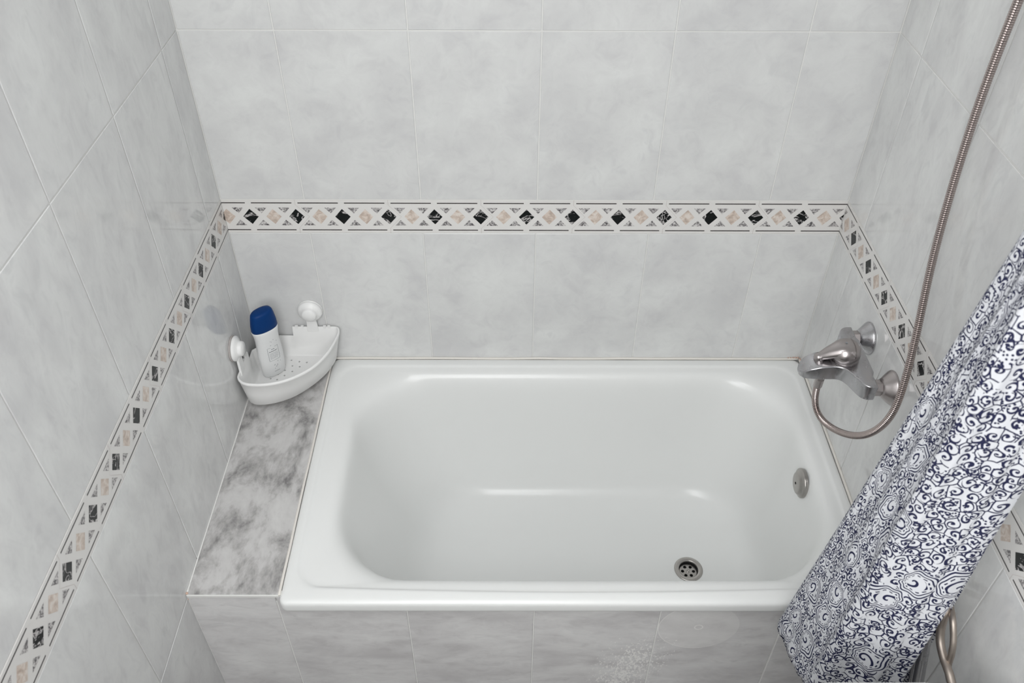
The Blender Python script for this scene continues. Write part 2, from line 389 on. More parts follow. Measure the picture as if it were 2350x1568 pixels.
struct(tiled_wall('wall_left', (0, 0, 0), (0, -1, 0), (1, 0, 0), (0, 2.6),
    [(ROWU, ROWU+0.38, cols(0.0905, 2.6)), (ROWU+0.38, ROWU+0.76, cols(0.0905, 2.6)), (ROWU+0.76, CEIL, cols(0.0905, 2.6)), (BT, ROWU, cols(0.0905, 2.6)), (BB, BT, None), (ROWL, BB, cols(0.0905, 2.6)), (ROWL-0.38, ROWL, cols(0.0905, 2.6)), (FLOOR, ROWL-0.38, cols(0.0905, 2.6))], ['tile_side', 'grout']))
struct(tiled_wall('wall_right', (W, 0, 0), (0, -1, 0), (-1, 0, 0), (0, YEND),
    [(ROWU, ROWU+0.38, cols(0.1084, YEND)), (ROWU+0.38, ROWU+0.76, cols(0.1084, YEND)), (ROWU+0.76, CEIL, cols(0.1084, YEND)), (BT, ROWU, cols(0.1084, YEND)), (BB, BT, None), (ROWL, BB, cols(0.1084, YEND)), (ROWL-0.38, ROWL, cols(0.1084, YEND)), (FLOOR, ROWL-0.38, cols(0.1084, YEND))], ['tile_side', 'grout']))
pan = tiled_wall('wall_low', (0, -0.672, 0), (1, 0, 0), (0, -1, 0), (0, W), [(-0.835, -0.4565, cols(0.1704, W)), (FLOOR, -0.835, cols(0.1704, W))], ['panel', 'grout'], T=0.012, ext=0)
struct(pan)
# rest of the room behind the camera
def slab(name, lo, hi, mat):
    bm = bmesh.new(); add_box(bm, lo, hi); return struct(fin(name, bm, mat))
slab('floor', (-0.06, -2.7, FLOOR-0.06), (2.4, 0.06, FLOOR), 'floor')
slab('ceiling', (-0.06, -2.7, CEIL), (2.4, 0.06, CEIL+0.06), 'ceiling')
slab('wall_alcove', (W+0.06, -YEND, FLOOR), (2.4, -YEND+0.06, CEIL), 'tile')
slab('wall_side', (2.34, -2.7, FLOOR), (2.4, -YEND, CEIL), 'ceiling')
slab('wall_front', (-0.06, -2.7, FLOOR), (2.4, -2.64, CEIL), 'ceiling')

# ------------------------------------------------------------------ decorative border
def clip(poly, s0, s1):
    for lim, sg in ((s0, 1), (s1, -1)):
        out = []
        for i in range(len(poly)):
            a, b = poly[i], poly[(i+1) % len(poly)]
            da, db = sg*(a[0]-lim), sg*(b[0]-lim)
            if da >= 0: out.append(a)
            if da*db < 0:
                t = da/(da-db); out.append((a[0]+(b[0]-a[0])*t, a[1]+(b[1]-a[1])*t))
        poly = out
        if len(poly) < 3: return []
    return poly
def border(name, origin, sdir, ndir, s0, s1, c, odd):
    """listello tiles 20 cm long: black and beige diamonds, speckled triangles, dashed lines; c = a black diamond"""
    bm = bmesh.new(); o = Vector(origin); s_ = Vector(sdir); n_ = Vector(ndir); zv = Vector((0, 0, 1))
    def poly(pts, mi, h):
        pts = clip(pts, s0, s1)
        if not pts: return
        f = bm.faces.new([bm.verts.new(o+s_*p[0]+zv*p[1]+n_*h) for p in pts]); f.material_index = mi; f.normal_update()
        if f.normal.dot(n_) < 0: f.normal_flip()
    def rect(a, b, z0, z1, mi, h): poly([(a, z0), (b, z0), (b, z1), (a, z1)], mi, h)
    # the tile bodies
    k0 = int((s0-c)/0.1)-3; k1 = int((s1-c)/0.1)+3
    zc = (BT+BB)/2+0.0005
    add = []
    lo = o+zv*(BB+0.0008)+s_*s0-n_*0.001; hi = o+zv*(BT-0.0008)+s_*s1+n_*0.0002
    add_box(bm, [min(lo[i], hi[i]) for i in range(3)], [max(lo[i], hi[i]) for i in range(3)], 0)
    H = 0.0004; mid = -0.0347
    for k in range(k0, k1+1):
        x = c+0.1*k
        for z in (0.0, -0.0694):
            rect(x+0.0065, x+0.0935, z-0.0012, z+0.0012, 1, H)
        poly([(x-0.0168, mid), (x, mid-0.0195), (x+0.0168, mid), (x, mid+0.0195)], 2, H)
        y = x+0.05
        poly([(y-0.0165, mid), (y, mid-0.0192), (y+0.0165, mid), (y, mid+0.0192)], 3, H)
        for q in (x+0.025, x+0.075):
            poly([(q-0.0125, -0.0118), (q+0.0125, -0.0118), (q, -0.0118-0.0145)], 4, H)
            poly([(q-0.0125, -0.0576), (q+0.0125, -0.0576), (q, -0.0576+0.0145)], 4, H)
        if (k-odd) % 2 == 0:     # joint between two border tiles follows the diamond
            w = 0.0004; j = [(x+0.001, BT), (x+0.001, mid+0.030), (x+0.0275, mid), (x+0.001, mid-0.030), (x+0.001, BB)]
            for a, b in zip(j, j[1:]):
                poly([(a[0]-w, a[1]), (a[0]+w, a[1]), (b[0]+w, b[1]), (b[0]-w, b[1])], 5, H-0.0001)
    ob = fin(name, bm, ['cream', 'line', 'black', 'beige', 'speck', 'joint'], recalc=False)
    return struct(ob)
border('trim_1', (0, 0, 0), (1, 0, 0), (0, -1, 0), 0.0006, W-0.0006, 0.0576, 1)
border('trim_2', (0, 0, 0), (0, -1, 0), (1, 0, 0), 0.0006, 2.6, 0.0943, 0)
border('trim_3', (W, 0, 0), (0, -1, 0), (-1, 0, 0), 0.0006, YEND, 0.077, 0)

# ------------------------------------------------------------------ ledge beside the bath
bm = bmesh.new(); add_box(bm, (0.0015, -0.671, RIM-0.022), (0.1775, -0.0015, RIM), 0, 0.0)
led = fin('ledge', bm, ['ledge']); bevel_mod(led, 0.0015); tag(led, 'veined grey marble ledge between the left wall and the bathtub', 'ledge')
bm = bmesh.new()
add_box(bm, (0.0015, -0.6735, RIM-0.0065), (0.1775, -0.6712, RIM+0.0006), 0, 0.0008)
struct(fin('trim_4', bm, ['grout']))
# sealant beads
def bead(name, pts, r, mat='sealant'):
    bm = bmesh.new(); tube(bm, catmull(pts, 6), r, 8); return struct(fin(name, bm, mat, smooth=True))
random.seed(3)
J = lambda a: random.uniform(-a, a)
bead('trim_5', [(x, -0.0022, RIM-0.0006+J(0.0006)) for x in [0.18+i*(W-0.185)/16 for i in range(17)]], 0.0032)
bead('trim_6', [(W-0.0022, -0.004-y, RIM-0.0006+J(0.0006)) for y in [i*0.68/12 for i in range(13)]], 0.0032)
bead('trim_7', [(0.1786+J(0.0004), -0.004-y, RIM-0.0014) for y in [i*0.668/12 for i in range(13)]], 0.0028)
bead('trim_8', [(0.0015, -0.002-y, RIM+0.0006+J(0.0005)) for y in [i*0.668/12 for i in range(13)]], 0.0016, 'grout')
def blotch(name, pts):
    bm = bmesh.new()
    for p, r in pts: bmesh.ops.create_icosphere(bm, subdivisions=2, radius=r, matrix=Matrix.Translation(p))
    return struct(fin(name, bm, 'rust', smooth=True))
blotch('trim_9', [((W-0.006-i*0.006, -0.0015, RIM+0.002+J(0.001)), 0.0026-0.0002*i) for i in range(5)]+[((W-0.0015, -0.006-i*0.006, RIM+0.002), 0.0026) for i in range(4)])
blotch('trim_10', [((0.0015, -0.666+J(0.004), RIM-0.004*i), 0.0028) for i in range(5)])

# ------------------------------------------------------------------ bathtub
def rrect(x0, x1, y0, y1, z, r, nc=10, ns=12):
    """rounded rectangle loop, starting at the middle of the right side, fixed vertex count"""
    pts = []
    cs = [((x1-r, y1-r), 0), ((x0+r, y1-r), 90), ((x0+r, y0+r), 180), ((x1-r, y0+r), 270)]
    arcs = []
    for (cx, cy), a0 in cs:
        arcs.append([(cx+r*math.cos(math.radians(a0+90*i/nc)), cy+r*math.sin(math.radians(a0+90*i/nc))) for i in range(nc+1)])
    for k in range(4):
        a = arcs[k]; b = arcs[(k+1) % 4]
        pts += a
        p, q = a[-1], b[0]
        for i in range(1, ns): pts.append((p[0]+(q[0]-p[0])*i/ns, p[1]+(q[1]-p[1])*i/ns))
    return [Vector((x, y, z)) for x, y in pts]
tub = thing('bathtub', 'white enamelled built-in bathtub with rounded basin', 'bathtub', (0.764, -0.345, FLOOR))
TO = Vector(tub.location)
x0, x1, y0, y1 = 0.1790, W-0.002, -0.690, -0.002
spec = [(x0+.008, x1-.008, y0+.008, y1-.004, RIM-.034, .012), (x0, x1, y0, y1, RIM-.030, .016), (x0, x1, y0, y1, RIM-.020, .016), (x0, x1, y0, y1, RIM-.009, .016),
        (x0+.0022, x1-.0022, y0+.0022, y1-.0015, RIM-.0035, .016), (x0+.008, x1-.008, y0+.008, y1-.006, RIM-.0006, .016), (x0+.014, x1-.012, y0+.015, y1-.012, RIM, .02),
        (.1945, 1.3285, -.659, -.022, RIM, .035), (.200, 1.324, -.6530, -.0275, RIM-.0004, .050), (.2035, 1.321, -.6500, -.031, RIM-.0030, .054), (.209, 1.317, -.6465, -.035, RIM-.0046, .058),
        (.232, 1.303, -.6415, -.044, RIM-.0062, .095), (.250, 1.293, -.6330, -.052, RIM-.0095, .130), (.262, 1.285, -.6255, -.060, RIM-.019, .155), (.270, 1.280, -.6195, -.066, RIM-.040, .168),
        (.282, 1.276, -.6145, -.070, RIM-.085, .172), (.305, 1.270, -.609, -.075, RIM-.160, .170), (.338, 1.262, -.604, -.082, RIM-.250, .165), (.372, 1.250, -.596, -.090, RIM-.325, .160),
        (.400, 1.236, -.586, -.099, RIM-.366, .150), (.432, 1.214, -.570, -.114, RIM-.389, .138), (.475, 1.185, -.540, -.140, RIM-.3995, .120), (.53, 1.15, -.50, -.18, RIM-.4035, .09)]
def bow(r, amt):      # the front shoulder bulges gently outward
    for p in r:
        if p.y < -.60: p.y -= amt*max(0, 1-((p.x-.76)/.56)**2)*min(1, (-.60-p.y)/.03)
    return r
bm = bmesh.new()
rings = [bow(rrect(*s), .0125 if 7 <= i <= 10 else .008 if i == 11 else .004 if i == 12 else 0) for i, s in enumerate(spec)]
DC = Vector((1.074, -0.345, RIM-.4085)); n = len(rings[0])
last = rings[-1]; cen = Vector((0.84, -0.34, 0))
def dring(r, z): 
    out = []
    for p in last:
        a = math.atan2((p.y-DC.y)*1.0, (p.x-DC.x)*1.0); out.append(Vector((DC.x+r*math.cos(a), DC.y+r*math.sin(a), z)))
    return out
d1 = dring(0.037, RIM-.4075)
for t in (0.35, 0.7): rings.append([a.lerp(b, t) for a, b in zip(last, dring(0.05, RIM-.4070))])
rings.append(dring(0.050, RIM-.4072)); rings.append(d1); rings.append(dring(0.026, RIM-.4090)); rings.append(dring(0.025, RIM-.44))
loft(bm, [[p-TO for p in r] for r in rings])
b = fin('basin', bm, 'enamel', tub, smooth=True)
ss = b.modifiers.new('sub', 'SUBSURF'); ss.levels = 1; ss.render_levels = 2
# waste drain
dr = bmesh.new(); z = RIM-.4078
lathe(dr, [(-.001, .030), (-.0005, .0355), (.0008, .0358), (.0022, .0345), (.0026, .031), (.0022, .0255), (.0008, .0238), (-.004, .0230), (-.014, .0228)], DC*1.0+Vector((0, 0, .0008))-TO, (0, 0, 1), 48, cap0=False, cap1=False)
drain = fin('drain', dr, 'steel', tub, smooth=True); drain['label'] = 'steel drain'
bm = bmesh.new(); lathe(bm, [(0, .0232), (.002, .0226), (.012, .0226), (.0135, .0232)], DC+Vector((0, 0, -.0145))-TO, (0, 0, 1), 40, cap0=True, cap1=False)
fin('drain_well', bm, 'dark', drain, smooth=False)
bm = bmesh.new(); dc = DC-TO
hl = [circ(dc.x+.0138*math.cos(PI/6+i*PI/3+.5), dc.y+.0138*math.sin(PI/6+i*PI/3+.5), .0042, 14) for i in range(6)]
plate(bm, circ(dc.x, dc.y, .0215, 36), hl, dc.z-.0095, dc.z-.0078)
st = fin('strainer', bm, 'steel', drain)
bm = bmesh.new(); lathe(bm, [(0, .0042), (.0012, .0042), (.0018, .0030), (.0006, .0012)], dc+Vector((0, 0, -.0078)), (0, 0, 1), 16, cap0=False)
fin('screw', bm, 'steel', drain, smooth=False)
# overflow plate on the end wall
bm = bmesh.new(); OC = Vector((1.2745, -0.354, -0.507))-TO; ax = Vector((-1, 0, 0.02))
lathe(bm, [(-.006, .0330), (.000, .0338), (.0022, .0332), (.0042, .0300), (.0055, .0262), (.0095, .0240), (.0110, .019), (.0115, .0)], OC, ax, 48, cap0=False)
ofl = fin('overflow_plate', bm, 'steel', tub, smooth=True)
bm = bmesh.new(); lathe(bm, [(.0100, .0028), (.0122, .0028), (.0122, .0018)], OC, ax, 6); fin('overflow_screw', bm, 'dark', ofl)

# ------------------------------------------------------------------ corner shelf
sh = thing('corner_shelf', 'white plastic corner shelf on suction cups above the marble ledge', 'shelf', (0.09, -0.09, -0.437))
SO = Vector(sh.location)
rimc = catmull([(.0065, -.160, 0), (.0072, -.184, 0), (.022, -.2005, 0), (.046, -.2065, 0), (.085, -.2035, 0), (.128, -.186, 0), (.170, -.150, 0), (.196, -.104, 0), (.2085, -.058, 0), (.2125, -.026, 0), (.2055, -.008, 0), (.186, -.0062, 0)], 6)
botc = catmull([(.0105, -.146, 0), (.0105, -.166, 0), (.021, -.180, 0), (.042, -.186, 0), (.078, -.179, 0), (.116, -.159, 0), (.150, -.125, 0), (.176, -.086, 0), (.190, -.051, 0), (.195, -.026, 0), (.190, -.010, 0), (.175, -.0095, 0)], 6)
def backpts(e, zhi, zlo):
    # along the back wall to the chamfered corner and down the left wall; (x, y, z)
    P = []
    P += [(.160, -e), (.130, -e), (.0975, -e)]; Z = [zhi]*3
    P += [(.0955, -e), (.082, -e), (.068, -e), (.060, -e)]; Z += [zlo]*4
    P += [(.045, -.022), (.022, -.045), (e, -.060)]; Z += [zlo]*3
    P += [(e, -.068), (e, -.082), (e, -.0955)]; Z += [zlo]*3
    P += [(e, -.0975), (e, -.120), (e, -.142)]; Z += [zhi]*3
    return [(x, y, z) for (x, y), z in zip(P, Z)]
ZR, ZL, ZB = -.345, -.374, -.436
rim = [Vector((p.x, p.y, ZR)) for p in rimc]+[Vector(p) for p in backpts(.0062, ZR, ZL)]
bot = [Vector((p.x, p.y, ZB)) for p in botc]+[Vector((p[0], p[1], ZB)) for p in backpts(.0095, ZR, ZL)]
def inset(loop, d):
    n = len(loop); out = []
    for i in range(n):
        t = (loop[(i+1) % n]-loop[i-1]); t.z = 0; t.normalize(); nrm = Vector((-t.y, t.x, 0))
        out.append(loop[i]+nrm*d)
    return out
def fliptest(loop): return sum(a.x*b.y-b.x*a.y for a, b in zip(loop, loop[1:]+loop[:1])) > 0
sg = 1 if fliptest(rim) else -1
def zlift(l, dz): return [p+Vector((0, 0, dz)) for p in l]
lip = inset(rim, -0.0012*sg)
rings = [inset(bot, .004*sg), zlift(bot, .004), [a.lerp(b, .5) for a, b in zip(bot, rim)], zlift(rim, -.007), zlift(lip, -.0055), zlift(lip, -.0012), zlift(rim, 0), zlift(inset(rim, .0025*sg), 0), zlift(inset(rim, .0034*sg), -.002)]
ib = [a.lerp(b, .5)+Vector((0, 0, -.001)) for a, b in zip(inset(bot, .0035*sg), inset(rim, .0035*sg))]
ibb = zlift(inset(bot, .0045*sg), .0065); ibc = zlift(inset(bot, .008*sg), .0035)
rings += [ib, ibb, ibc]
bm = bmesh.new(); loft(bm, [[p-SO for p in r] for r in rings])
hp = [(.0858, -.0331), (.1059, -.0378), (.0917, -.0534), (.0766, -.0688), (.0625, -.0825), (.1245, -.0409), (.1100, -.0560), (.0950, -.0725), (.0790, -.0870), (.0640, -.1010), (.0480, -.0980), (.0720, -.0480)]
holes = [[(x-SO.x, y-SO.y) for x, y in circ(hx, hy, .0023, 10)] for hx, hy in hp]
fl = [(p.x-SO.x, p.y-SO.y) for p in ibc]
plate(bm, fl, holes, ZB-SO.z+.0005, ZB-SO.z+.0035)
tray = fin('tray', bm, 'plastic', sh, smooth=False)
bpy.context.view_layer.objects.active = tray
for p in tray.data.polygons: p.use_smooth = True
es = tray.modifiers.new('es', 'EDGE_SPLIT'); es.split_angle = math.radians(50)
def cup(wall, s, zc):
    """suction cup: rubber disc, stepped plastic knob and the arm that hooks into the tray; wall 'b' back or 'l' left"""
    if wall == 'b': base = Vector((s, -0.0005, zc)); ax = Vector((0, -1, 0)); side = Vector((1, 0, 0))
    else: base = Vector((0.0005, -s, zc)); ax = Vector((1, 0, 0)); side = Vector((0, -1, 0))
    bm = bmesh.new(); lathe(bm, [(0, .0295), (.0015, .0300), (.0035, .028), (.006, .018)], base-SO, ax, 40)
    root = fin('suction_cup', bm, 'rubber' if wall == 'l' else 'cupwhite', sh, smooth=True)
    bm = bmesh.new(); lathe(bm, [(.0045, .0282), (.0060, .0290), (.0095, .0284), (.0125, .0240), (.0150, .0190), (.0175, .0176), (.0225, .0170), (.0248, .0152), (.0256, .0)], base-SO, ax, 44, cap0=False, cap1=False)
    k = fin('knob', bm, 'plastic', root, smooth=True); k.modifiers.new('es', 'EDGE_SPLIT').split_angle = math.radians(60)
    bm = bmesh.new()
    top = zc-.004; bz = ZR-.012
    w1, w2 = .0125, .0140
    for i in range(1):
        rr = []
        for z_, w_, dep in ((top, w1, .0165), (zc-.018, w1*.92, .0150), (zc-.028, w1*.95, .0115), (bz, w2, .0115)):
            c = Vector((base.x, base.y, z_))
            rr.append([c+side*w_+ax*dep, c-side*w_+ax*dep, c-side*w_+ax*(dep-.0055), c+side*w_+ax*(dep-.0055)])
        loft(bm, [[p-SO for p in r] for r in rr], True, True)
    a = fin('arm', bm, 'plastic', root); bevel_mod(a, .001)
cup('b', .1466, -.2985); cup('l', .1530, -.2850)
# little clip teeth on the rim beside the arms
bm = bmesh.new()
for s in (.104, .118, .172, .182): add_box(bm, Vector((s, -.0105, ZR-.004))-SO, Vector((s+.007, -.0052, ZR+.0028))-SO)
for s in (.110, .124): add_box(bm, Vector((.0052, -s-.007, ZR-.004))-SO, Vector((.0105, -s, ZR+.0028))-SO)
tt = fin('clip_teeth', bm, 'plastic', sh); tt['kind'] = 'stuff'

# ------------------------------------------------------------------ shampoo bottle
BZ = ZB+.0036
bot_ = thing('shampoo_bottle', 'white plastic bottle with a dark blue cap standing in the corner shelf', 'bottle', (.0530, -.0745, BZ))
bot_.scale = (1, 1, .935)
bot_.rotation_euler = (math.radians(0.8), math.radians(0.3), math.radians(41))
def oval(a, b, z, n=40, tilt=0.0, p=2.25):
    out = []
    for i in range(n):
        t = 2*PI*i/n; c, s = math.cos(t), math.sin(t)
        x = a*abs(c)**(2/p)*(1 if c > 0 else -1); y = b*abs(s)**(2/p)*(1 if s > 0 else -1)
        out.append(Vector((x, y, z+tilt*x)))
    return out
prof = [(0, .0225, .012), (.002, .0265, .015), (.006, .0285, .0170), (.03, .0300, .0185), (.07, .0305, .0190), (.095, .0295, .0185), (.115, .0285, .0180), (.130, .0290, .0180), (.144, .0312, .0180), (.1505, .0322, .0178), (.1515, .0318, .0172)]
bm = bmesh.new(); loft(bm, [oval(a, b, z) for z, a, b in prof], True, True)
fin('body', bm, 'bottle', bot_, smooth=True)
bm = bmesh.new()
cp = [(.1520, .0313, .0170), (.154, .0320, .0176), (.170, .0312, .0176), (.190, .0285, .0170), (.201, .0262, .0160), (.2055, .0235, .0140), (.2070, .015, .009)]
loft(bm, [oval(a, b, z, tilt=(.06 if z > .185 else 0)) for z, a, b in cp], True, True)
cap = fin('cap', bm, 'cap', bot_, smooth=True); cap['label'] = 'dark blue flip cap'
def surf(s, z, lift=.00025):
    """point on the front (-y) face of the body at sideways s and height z"""
    for i in range(len(prof)-1):
        if prof[i][0] <= z <= prof[i+1][0]:
            t = (z-prof[i][0])/(prof[i+1][0]-prof[i][0]); a = prof[i][1]+(prof[i+1][1]-prof[i][1])*t; b = prof[i][2]+(prof[i+1][2]-prof[i][2])*t
    y = -b*(1-min(.999, abs(s)/a)**2.25)**(1/2.25)
    return Vector((s, y-lift, z))
bm = bmesh.new()
def strip(s0_, z0_, s1_, z1_, w, mi):
    k = max(1, int(max(abs(s1_-s0_), abs(z1_-z0_))/.002)); prev = None
    hor = abs(s1_-s0_) >= abs(z1_-z0_)
    for i in range(k+1):
        t = i/k; s = s0_+(s1_-s0_)*t; z_ = z0_+(z1_-z0_)*t
        a, b = ((s, z_-w/2), (s, z_+w/2)) if hor else ((s-w/2, z_), (s+w/2, z_))
        cur = (bm.verts.new(surf(*a)), bm.verts.new(surf(*b)))
        if prev: bm.faces.new((prev[0], cur[0], cur[1], prev[1])).material_index = mi
        prev = cur
LX = .004
for a in ((-.0125, .058, .0145, .058), (-.0125, .100, -.004, .100), (.006, .100, .0145, .100), (-.0125, .058, -.0125, .100), (.0145, .058, .0145, .100)): strip(a[0]+LX-.004, a[1], a[2]+LX-.004, a[3], .0007, 0)
rnd = random.Random(5)
for i, (zz, w_, mi, x_a, x_b) in enumerate([(.094, .0020, 0, -.003, .005), (.0875, .0024, 0, -.0095, .0115), (.081, .0013, 1, -.0095, .0115), (.077, .0013, 1, -.0095, .0115), (.073, .0013, 1, -.0095, .0115), (.069, .0013, 1, -.0095, .0115), (.065, .0013, 1, -.0095, .009)]):
    x = x_a
    while x < x_b:
        e = min(x_b, x+rnd.uniform(.0012, .0045)); strip(x, zz, e, zz, w_, mi); x = e+.0008
for i in range(16):
    s, z_ = rnd.uniform(-.012, .014), rnd.choice((rnd.uniform(.104, .122), rnd.uniform(.030, .053))); strip(s, z_, s+.0016, z_, .0016, rnd.choice((0, 1, 1)))
strip(-.006, .020, .008, .020, .0014, 1)
lb = fin('label_print', bm, ['print', 'printlight'], bot_, recalc=True); lb['label'] = 'small grey printed text panel'

# ------------------------------------------------------------------ bath mixer tap
FO = Vector((W-.07, -.349, -.145))
fa = thing('bath_mixer_tap', 'worn chrome single-lever bath mixer tap on the right wall', 'tap', FO)
f_ = lambda *p: Vector(p)-FO
YL, YR, ZF = -.278, -.420, -.140
for y in (YL, YR):
    bm = bmesh.new(); lathe(bm, [(0, .0335), (.002, .0340), (.005, .0325), (.012, .0265), (.020, .0195), (.0235, .0170)], f_(W-.0005, y, ZF), (-1, 0, 0), 44, cap0=True, cap1=True)
    fl = fin('wall_flange', bm, 'chrome2' if y == YR else 'chrome', fa, smooth=True); fl.modifiers.new('es', 'EDGE_SPLIT').split_angle = math.radians(60)
    bm = bmesh.new(); lathe(bm, [(.0225, .0140), (.0235, .0160), (.0385, .0160), (.0400, .0145)], f_(W, y, ZF), (-1, 0, 0), 6)
    nt = fin('hex_nut', bm, 'chrome2', fa); bevel_mod(nt, .0012)
# body and spout in one casting: two blocky arms joining into a flat tapering spout (d = distance from the wall, y)
half = catmull([(.036, .087, 0), (.050, .0865, 0), (.0595, .080, 0), (.066, .068, 0), (.074, .048, 0), (.083, .032, 0), (.096, .0255, 0), (.120, .0235, 0), (.140, .0210, 0), (.151, .0165, 0), (.1565, .008, 0), (.158, 0, 0)], 5)
outl = [(p.x, -p.y) for p in half]+[(p.x, p.y) for p in half[::-1][1:]]
inner = [(.036, .072-.144*k/16) for k in range(17)]
inner = [(.036-.004*(1 if abs(y) < .05 else 0), y*1.0 if abs(y) > .056 else y) for d_, y in inner]
inner = [(.0365, .0555) if abs(y-.054) < .001 else (.0365, -.0555) if abs(y+.054) < .001 else (d_, y) for d_, y in inner]
poly = outl+inner[:]
YC = -.349
def itp(T_, x):
    for (a, b), (c, d_) in zip(T_, T_[1:]):
        if x <= c: return b+(d_-b)*max(0, (x-a)/(c-a))
    return T_[-1][1]
ZTOP = [(.03, -.1225), (.07, -.1235), (.095, -.1270), (.125, -.1325), (.142, -.1400), (.151, -.1480), (.158, -.1600)]
ZBOT = [(.03, -.1575), (.075, -.1590), (.10, -.1640), (.14, -.1660), (.150, -.1670), (.158, -.1660)]
vs = [Vector(p) for p in poly]; es = [(k, (k+1) % len(vs)) for k in range(len(vs))]
b0 = len(vs)
for a in range(12):
    for b in range(-6, 7):
        q = Vector((.044+a*.0095, b*.0115))
        c = False
        for k in range(len(poly)):
            A_, B_ = poly[k], poly[k-1]
            if (A_[1] > q.y) != (B_[1] > q.y) and q.x < (B_[0]-A_[0])*(q.y-A_[1])/(B_[1]-A_[1])+A_[0]: c = not c
        if c and min((Vector(p)-q).length for p in poly) > .005: vs.append(q)
res = geometry.delaunay_2d_cdt(vs, es, [], 1, 1e-7)
bm = bmesh.new(); pv, pf = res[0], res[2]
def bz(p, top):
    w_ = .0045*min(1, (p.y/.03)**2) if p.x > .07 else 0
    return Vector((W-p.x, YC+p.y, (itp(ZTOP, p.x)-w_*.5) if top else itp(ZBOT, p.x)))-FO
Tv = [bm.verts.new(bz(p, True)) for p in pv]; Bv = [bm.verts.new(bz(p, False)) for p in pv]
for f in pf: bm.faces.new([Tv[k] for k in f]); bm.faces.new([Bv[k] for k in f][::-1])
ids = [min(range(len(pv)), key=lambda k: (pv[k]-Vector(p)).length) for p in poly]
for k in range(len(ids)):
    a, b = ids[k], ids[(k+1) % len(ids)]
    if a != b: bm.faces.new((Tv[a], Tv[b], Bv[b], Bv[a]))
bd = fin('spout_body', bm, 'chrome', fa, smooth=True)
bv = bd.modifiers.new('bevel', 'BEVEL'); bv.width = .0042; bv.segments = 4; bv.limit_method = 'ANGLE'; bv.angle_limit = math.radians(50); bv.harden_normals = False
bm = bmesh.new(); lathe(bm, [(0, .0105), (.006, .0105), (.0065, .0085), (.003, .0080)], f_(W-.144, YC, -.1650), (0, 0, -1), 24, cap0=True, cap1=True)
fin('aerator', bm, 'chrome2', fa, smooth=False)
# cartridge dome and lever
bm = bmesh.new()
lathe(bm, [(0, .0250), (.026, .0262), (.031, .0250)], f_(W-.068, -.349, -.150), (-.22, 0, 1), 36, cap1=False)
fin('cartridge_collar', bm, 'chrome2', fa, smooth=True)
bm = bmesh.new()
lathe(bm, [(.0300, .0245), (.0310, .0280), (.042, .0285), (.050, .0262), (.0565, .0200), (.0600, .011), (.0610, 0)], f_(W-.068, -.349, -.150), (-.22, 0, 1), 36, cap1=False)
pts = catmull([(W-.066, -.349, -.104), (W-.084, -.349, -.1035), (W-.100, -.349, -.110), (W-.115, -.349, -.119), (W-.125, -.349, -.126)], 5); n_ = len(pts)
tube(bm, [p-FO for p in pts], 0, 20, up=(0, 0, 1), squash=[(.0275-.0180*min(1, i/(n_-1)*1.15), .0150-.0075*i/(n_-1)) for i in range(n_)])
lathe(bm, [(-.0150, .0062), (-.013, .0085), (-.006, .0098), (.003, .0092), (.0075, .0060), (.0085, 0)], f_(W-.1250, -.349, -.126), (-.25, 0, 1), 20, cap1=False)
lev = fin('lever', bm, 'chrome2', fa, smooth=True)
bm = bmesh.new(); lathe(bm, [(0, .0022), (.0005, .0022), (.0006, .0016)], f_(W-.080, -.349, -.0893), (-.15, 0, 1), 16); fin('temperature_dot', bm, 'print', lev)
bm = bmesh.new(); lathe(bm, [(0, .0110), (.006, .0110), (.007, .0100), (.017, .0100), (.018, .009)], f_(W-.112, -.355, -.160), (0, 0, -1), 6)
fin('hose_outlet', bm, 'chrome2', fa)

# ------------------------------------------------------------------ shower hose
HP = [(1.2374, -0.3560, -0.1856), (1.2374, -0.3556, -0.1977), (1.2394, -0.3554, -0.2352), (1.2444, -0.3721, -0.2560), (1.2514, -0.3975, -0.2584), (1.2614, -0.4337, -0.2445), (1.2714, -0.4834, -0.2083), (1.2814, -0.5188, -0.1652), (1.2914, -0.5335, -0.1199), (1.2994, -0.5320, -0.0877), (1.3054, -0.5212, -0.0550), (1.3134, -0.4940, 0.0081), (1.3194, -0.4631, 0.0705), (1.3224, -0.4292, 0.1467), (1.3244, -0.4026, 0.2497), (1.3244, -0.3824, 0.3746), (1.3244, -0.3761, 0.4931), (1.3214, -0.3833, 0.5741), (1.315, -0.395, 0.68), (1.305, -0.40, 0.80)]
path = catmull(HP, 10)
for _ in range(80): path = [path[0]]+[(a+b*2+c)/4 for a, b, c in zip(path, path[1:], path[2:])]+[path[-1]]
def resample(path, step):
    out = [path[0]]; acc = 0
    for a, b in zip(path, path[1:]):
        d = (b-a).length; t = step-acc
        while t <= d: out.append(a.lerp(b, t/d)); t += step
        acc = d-(t-step)
    return out
hs = thing('shower_hose', 'ribbed metal shower hose looping from the tap up the right wall', 'hose', HP[0])
HO = Vector(HP[0])
pr = resample(path, 0.0035/6)
rad = [(0.0056, 0.0066, 0.0069, 0.0069, 0.0066, 0.0056)[i % 6] for i in range(len(pr))]
bm = bmesh.new(); tube(bm, [p-HO for p in pr], rad, 14)
bm.faces.ensure_lookup_table()
for k_, f in enumerate(bm.faces):
    if k_ < (len(pr)-1)*14 and (k_//14) % 6 == 5: f.material_index = 1
fin('ribbed_tube', bm, ['hose', 'groove'], hs, smooth=True)
bm = bmesh.new(); tube(bm, [Vector((0, 0, .008)), Vector((0, 0, -.012)), Vector((0, 0, -.014))], [.0088, .0088, .0072], 20); fin('hose_nut', bm, 'chrome2', hs, smooth=False)
bm = bmesh.new(); e = pr[-1]-HO
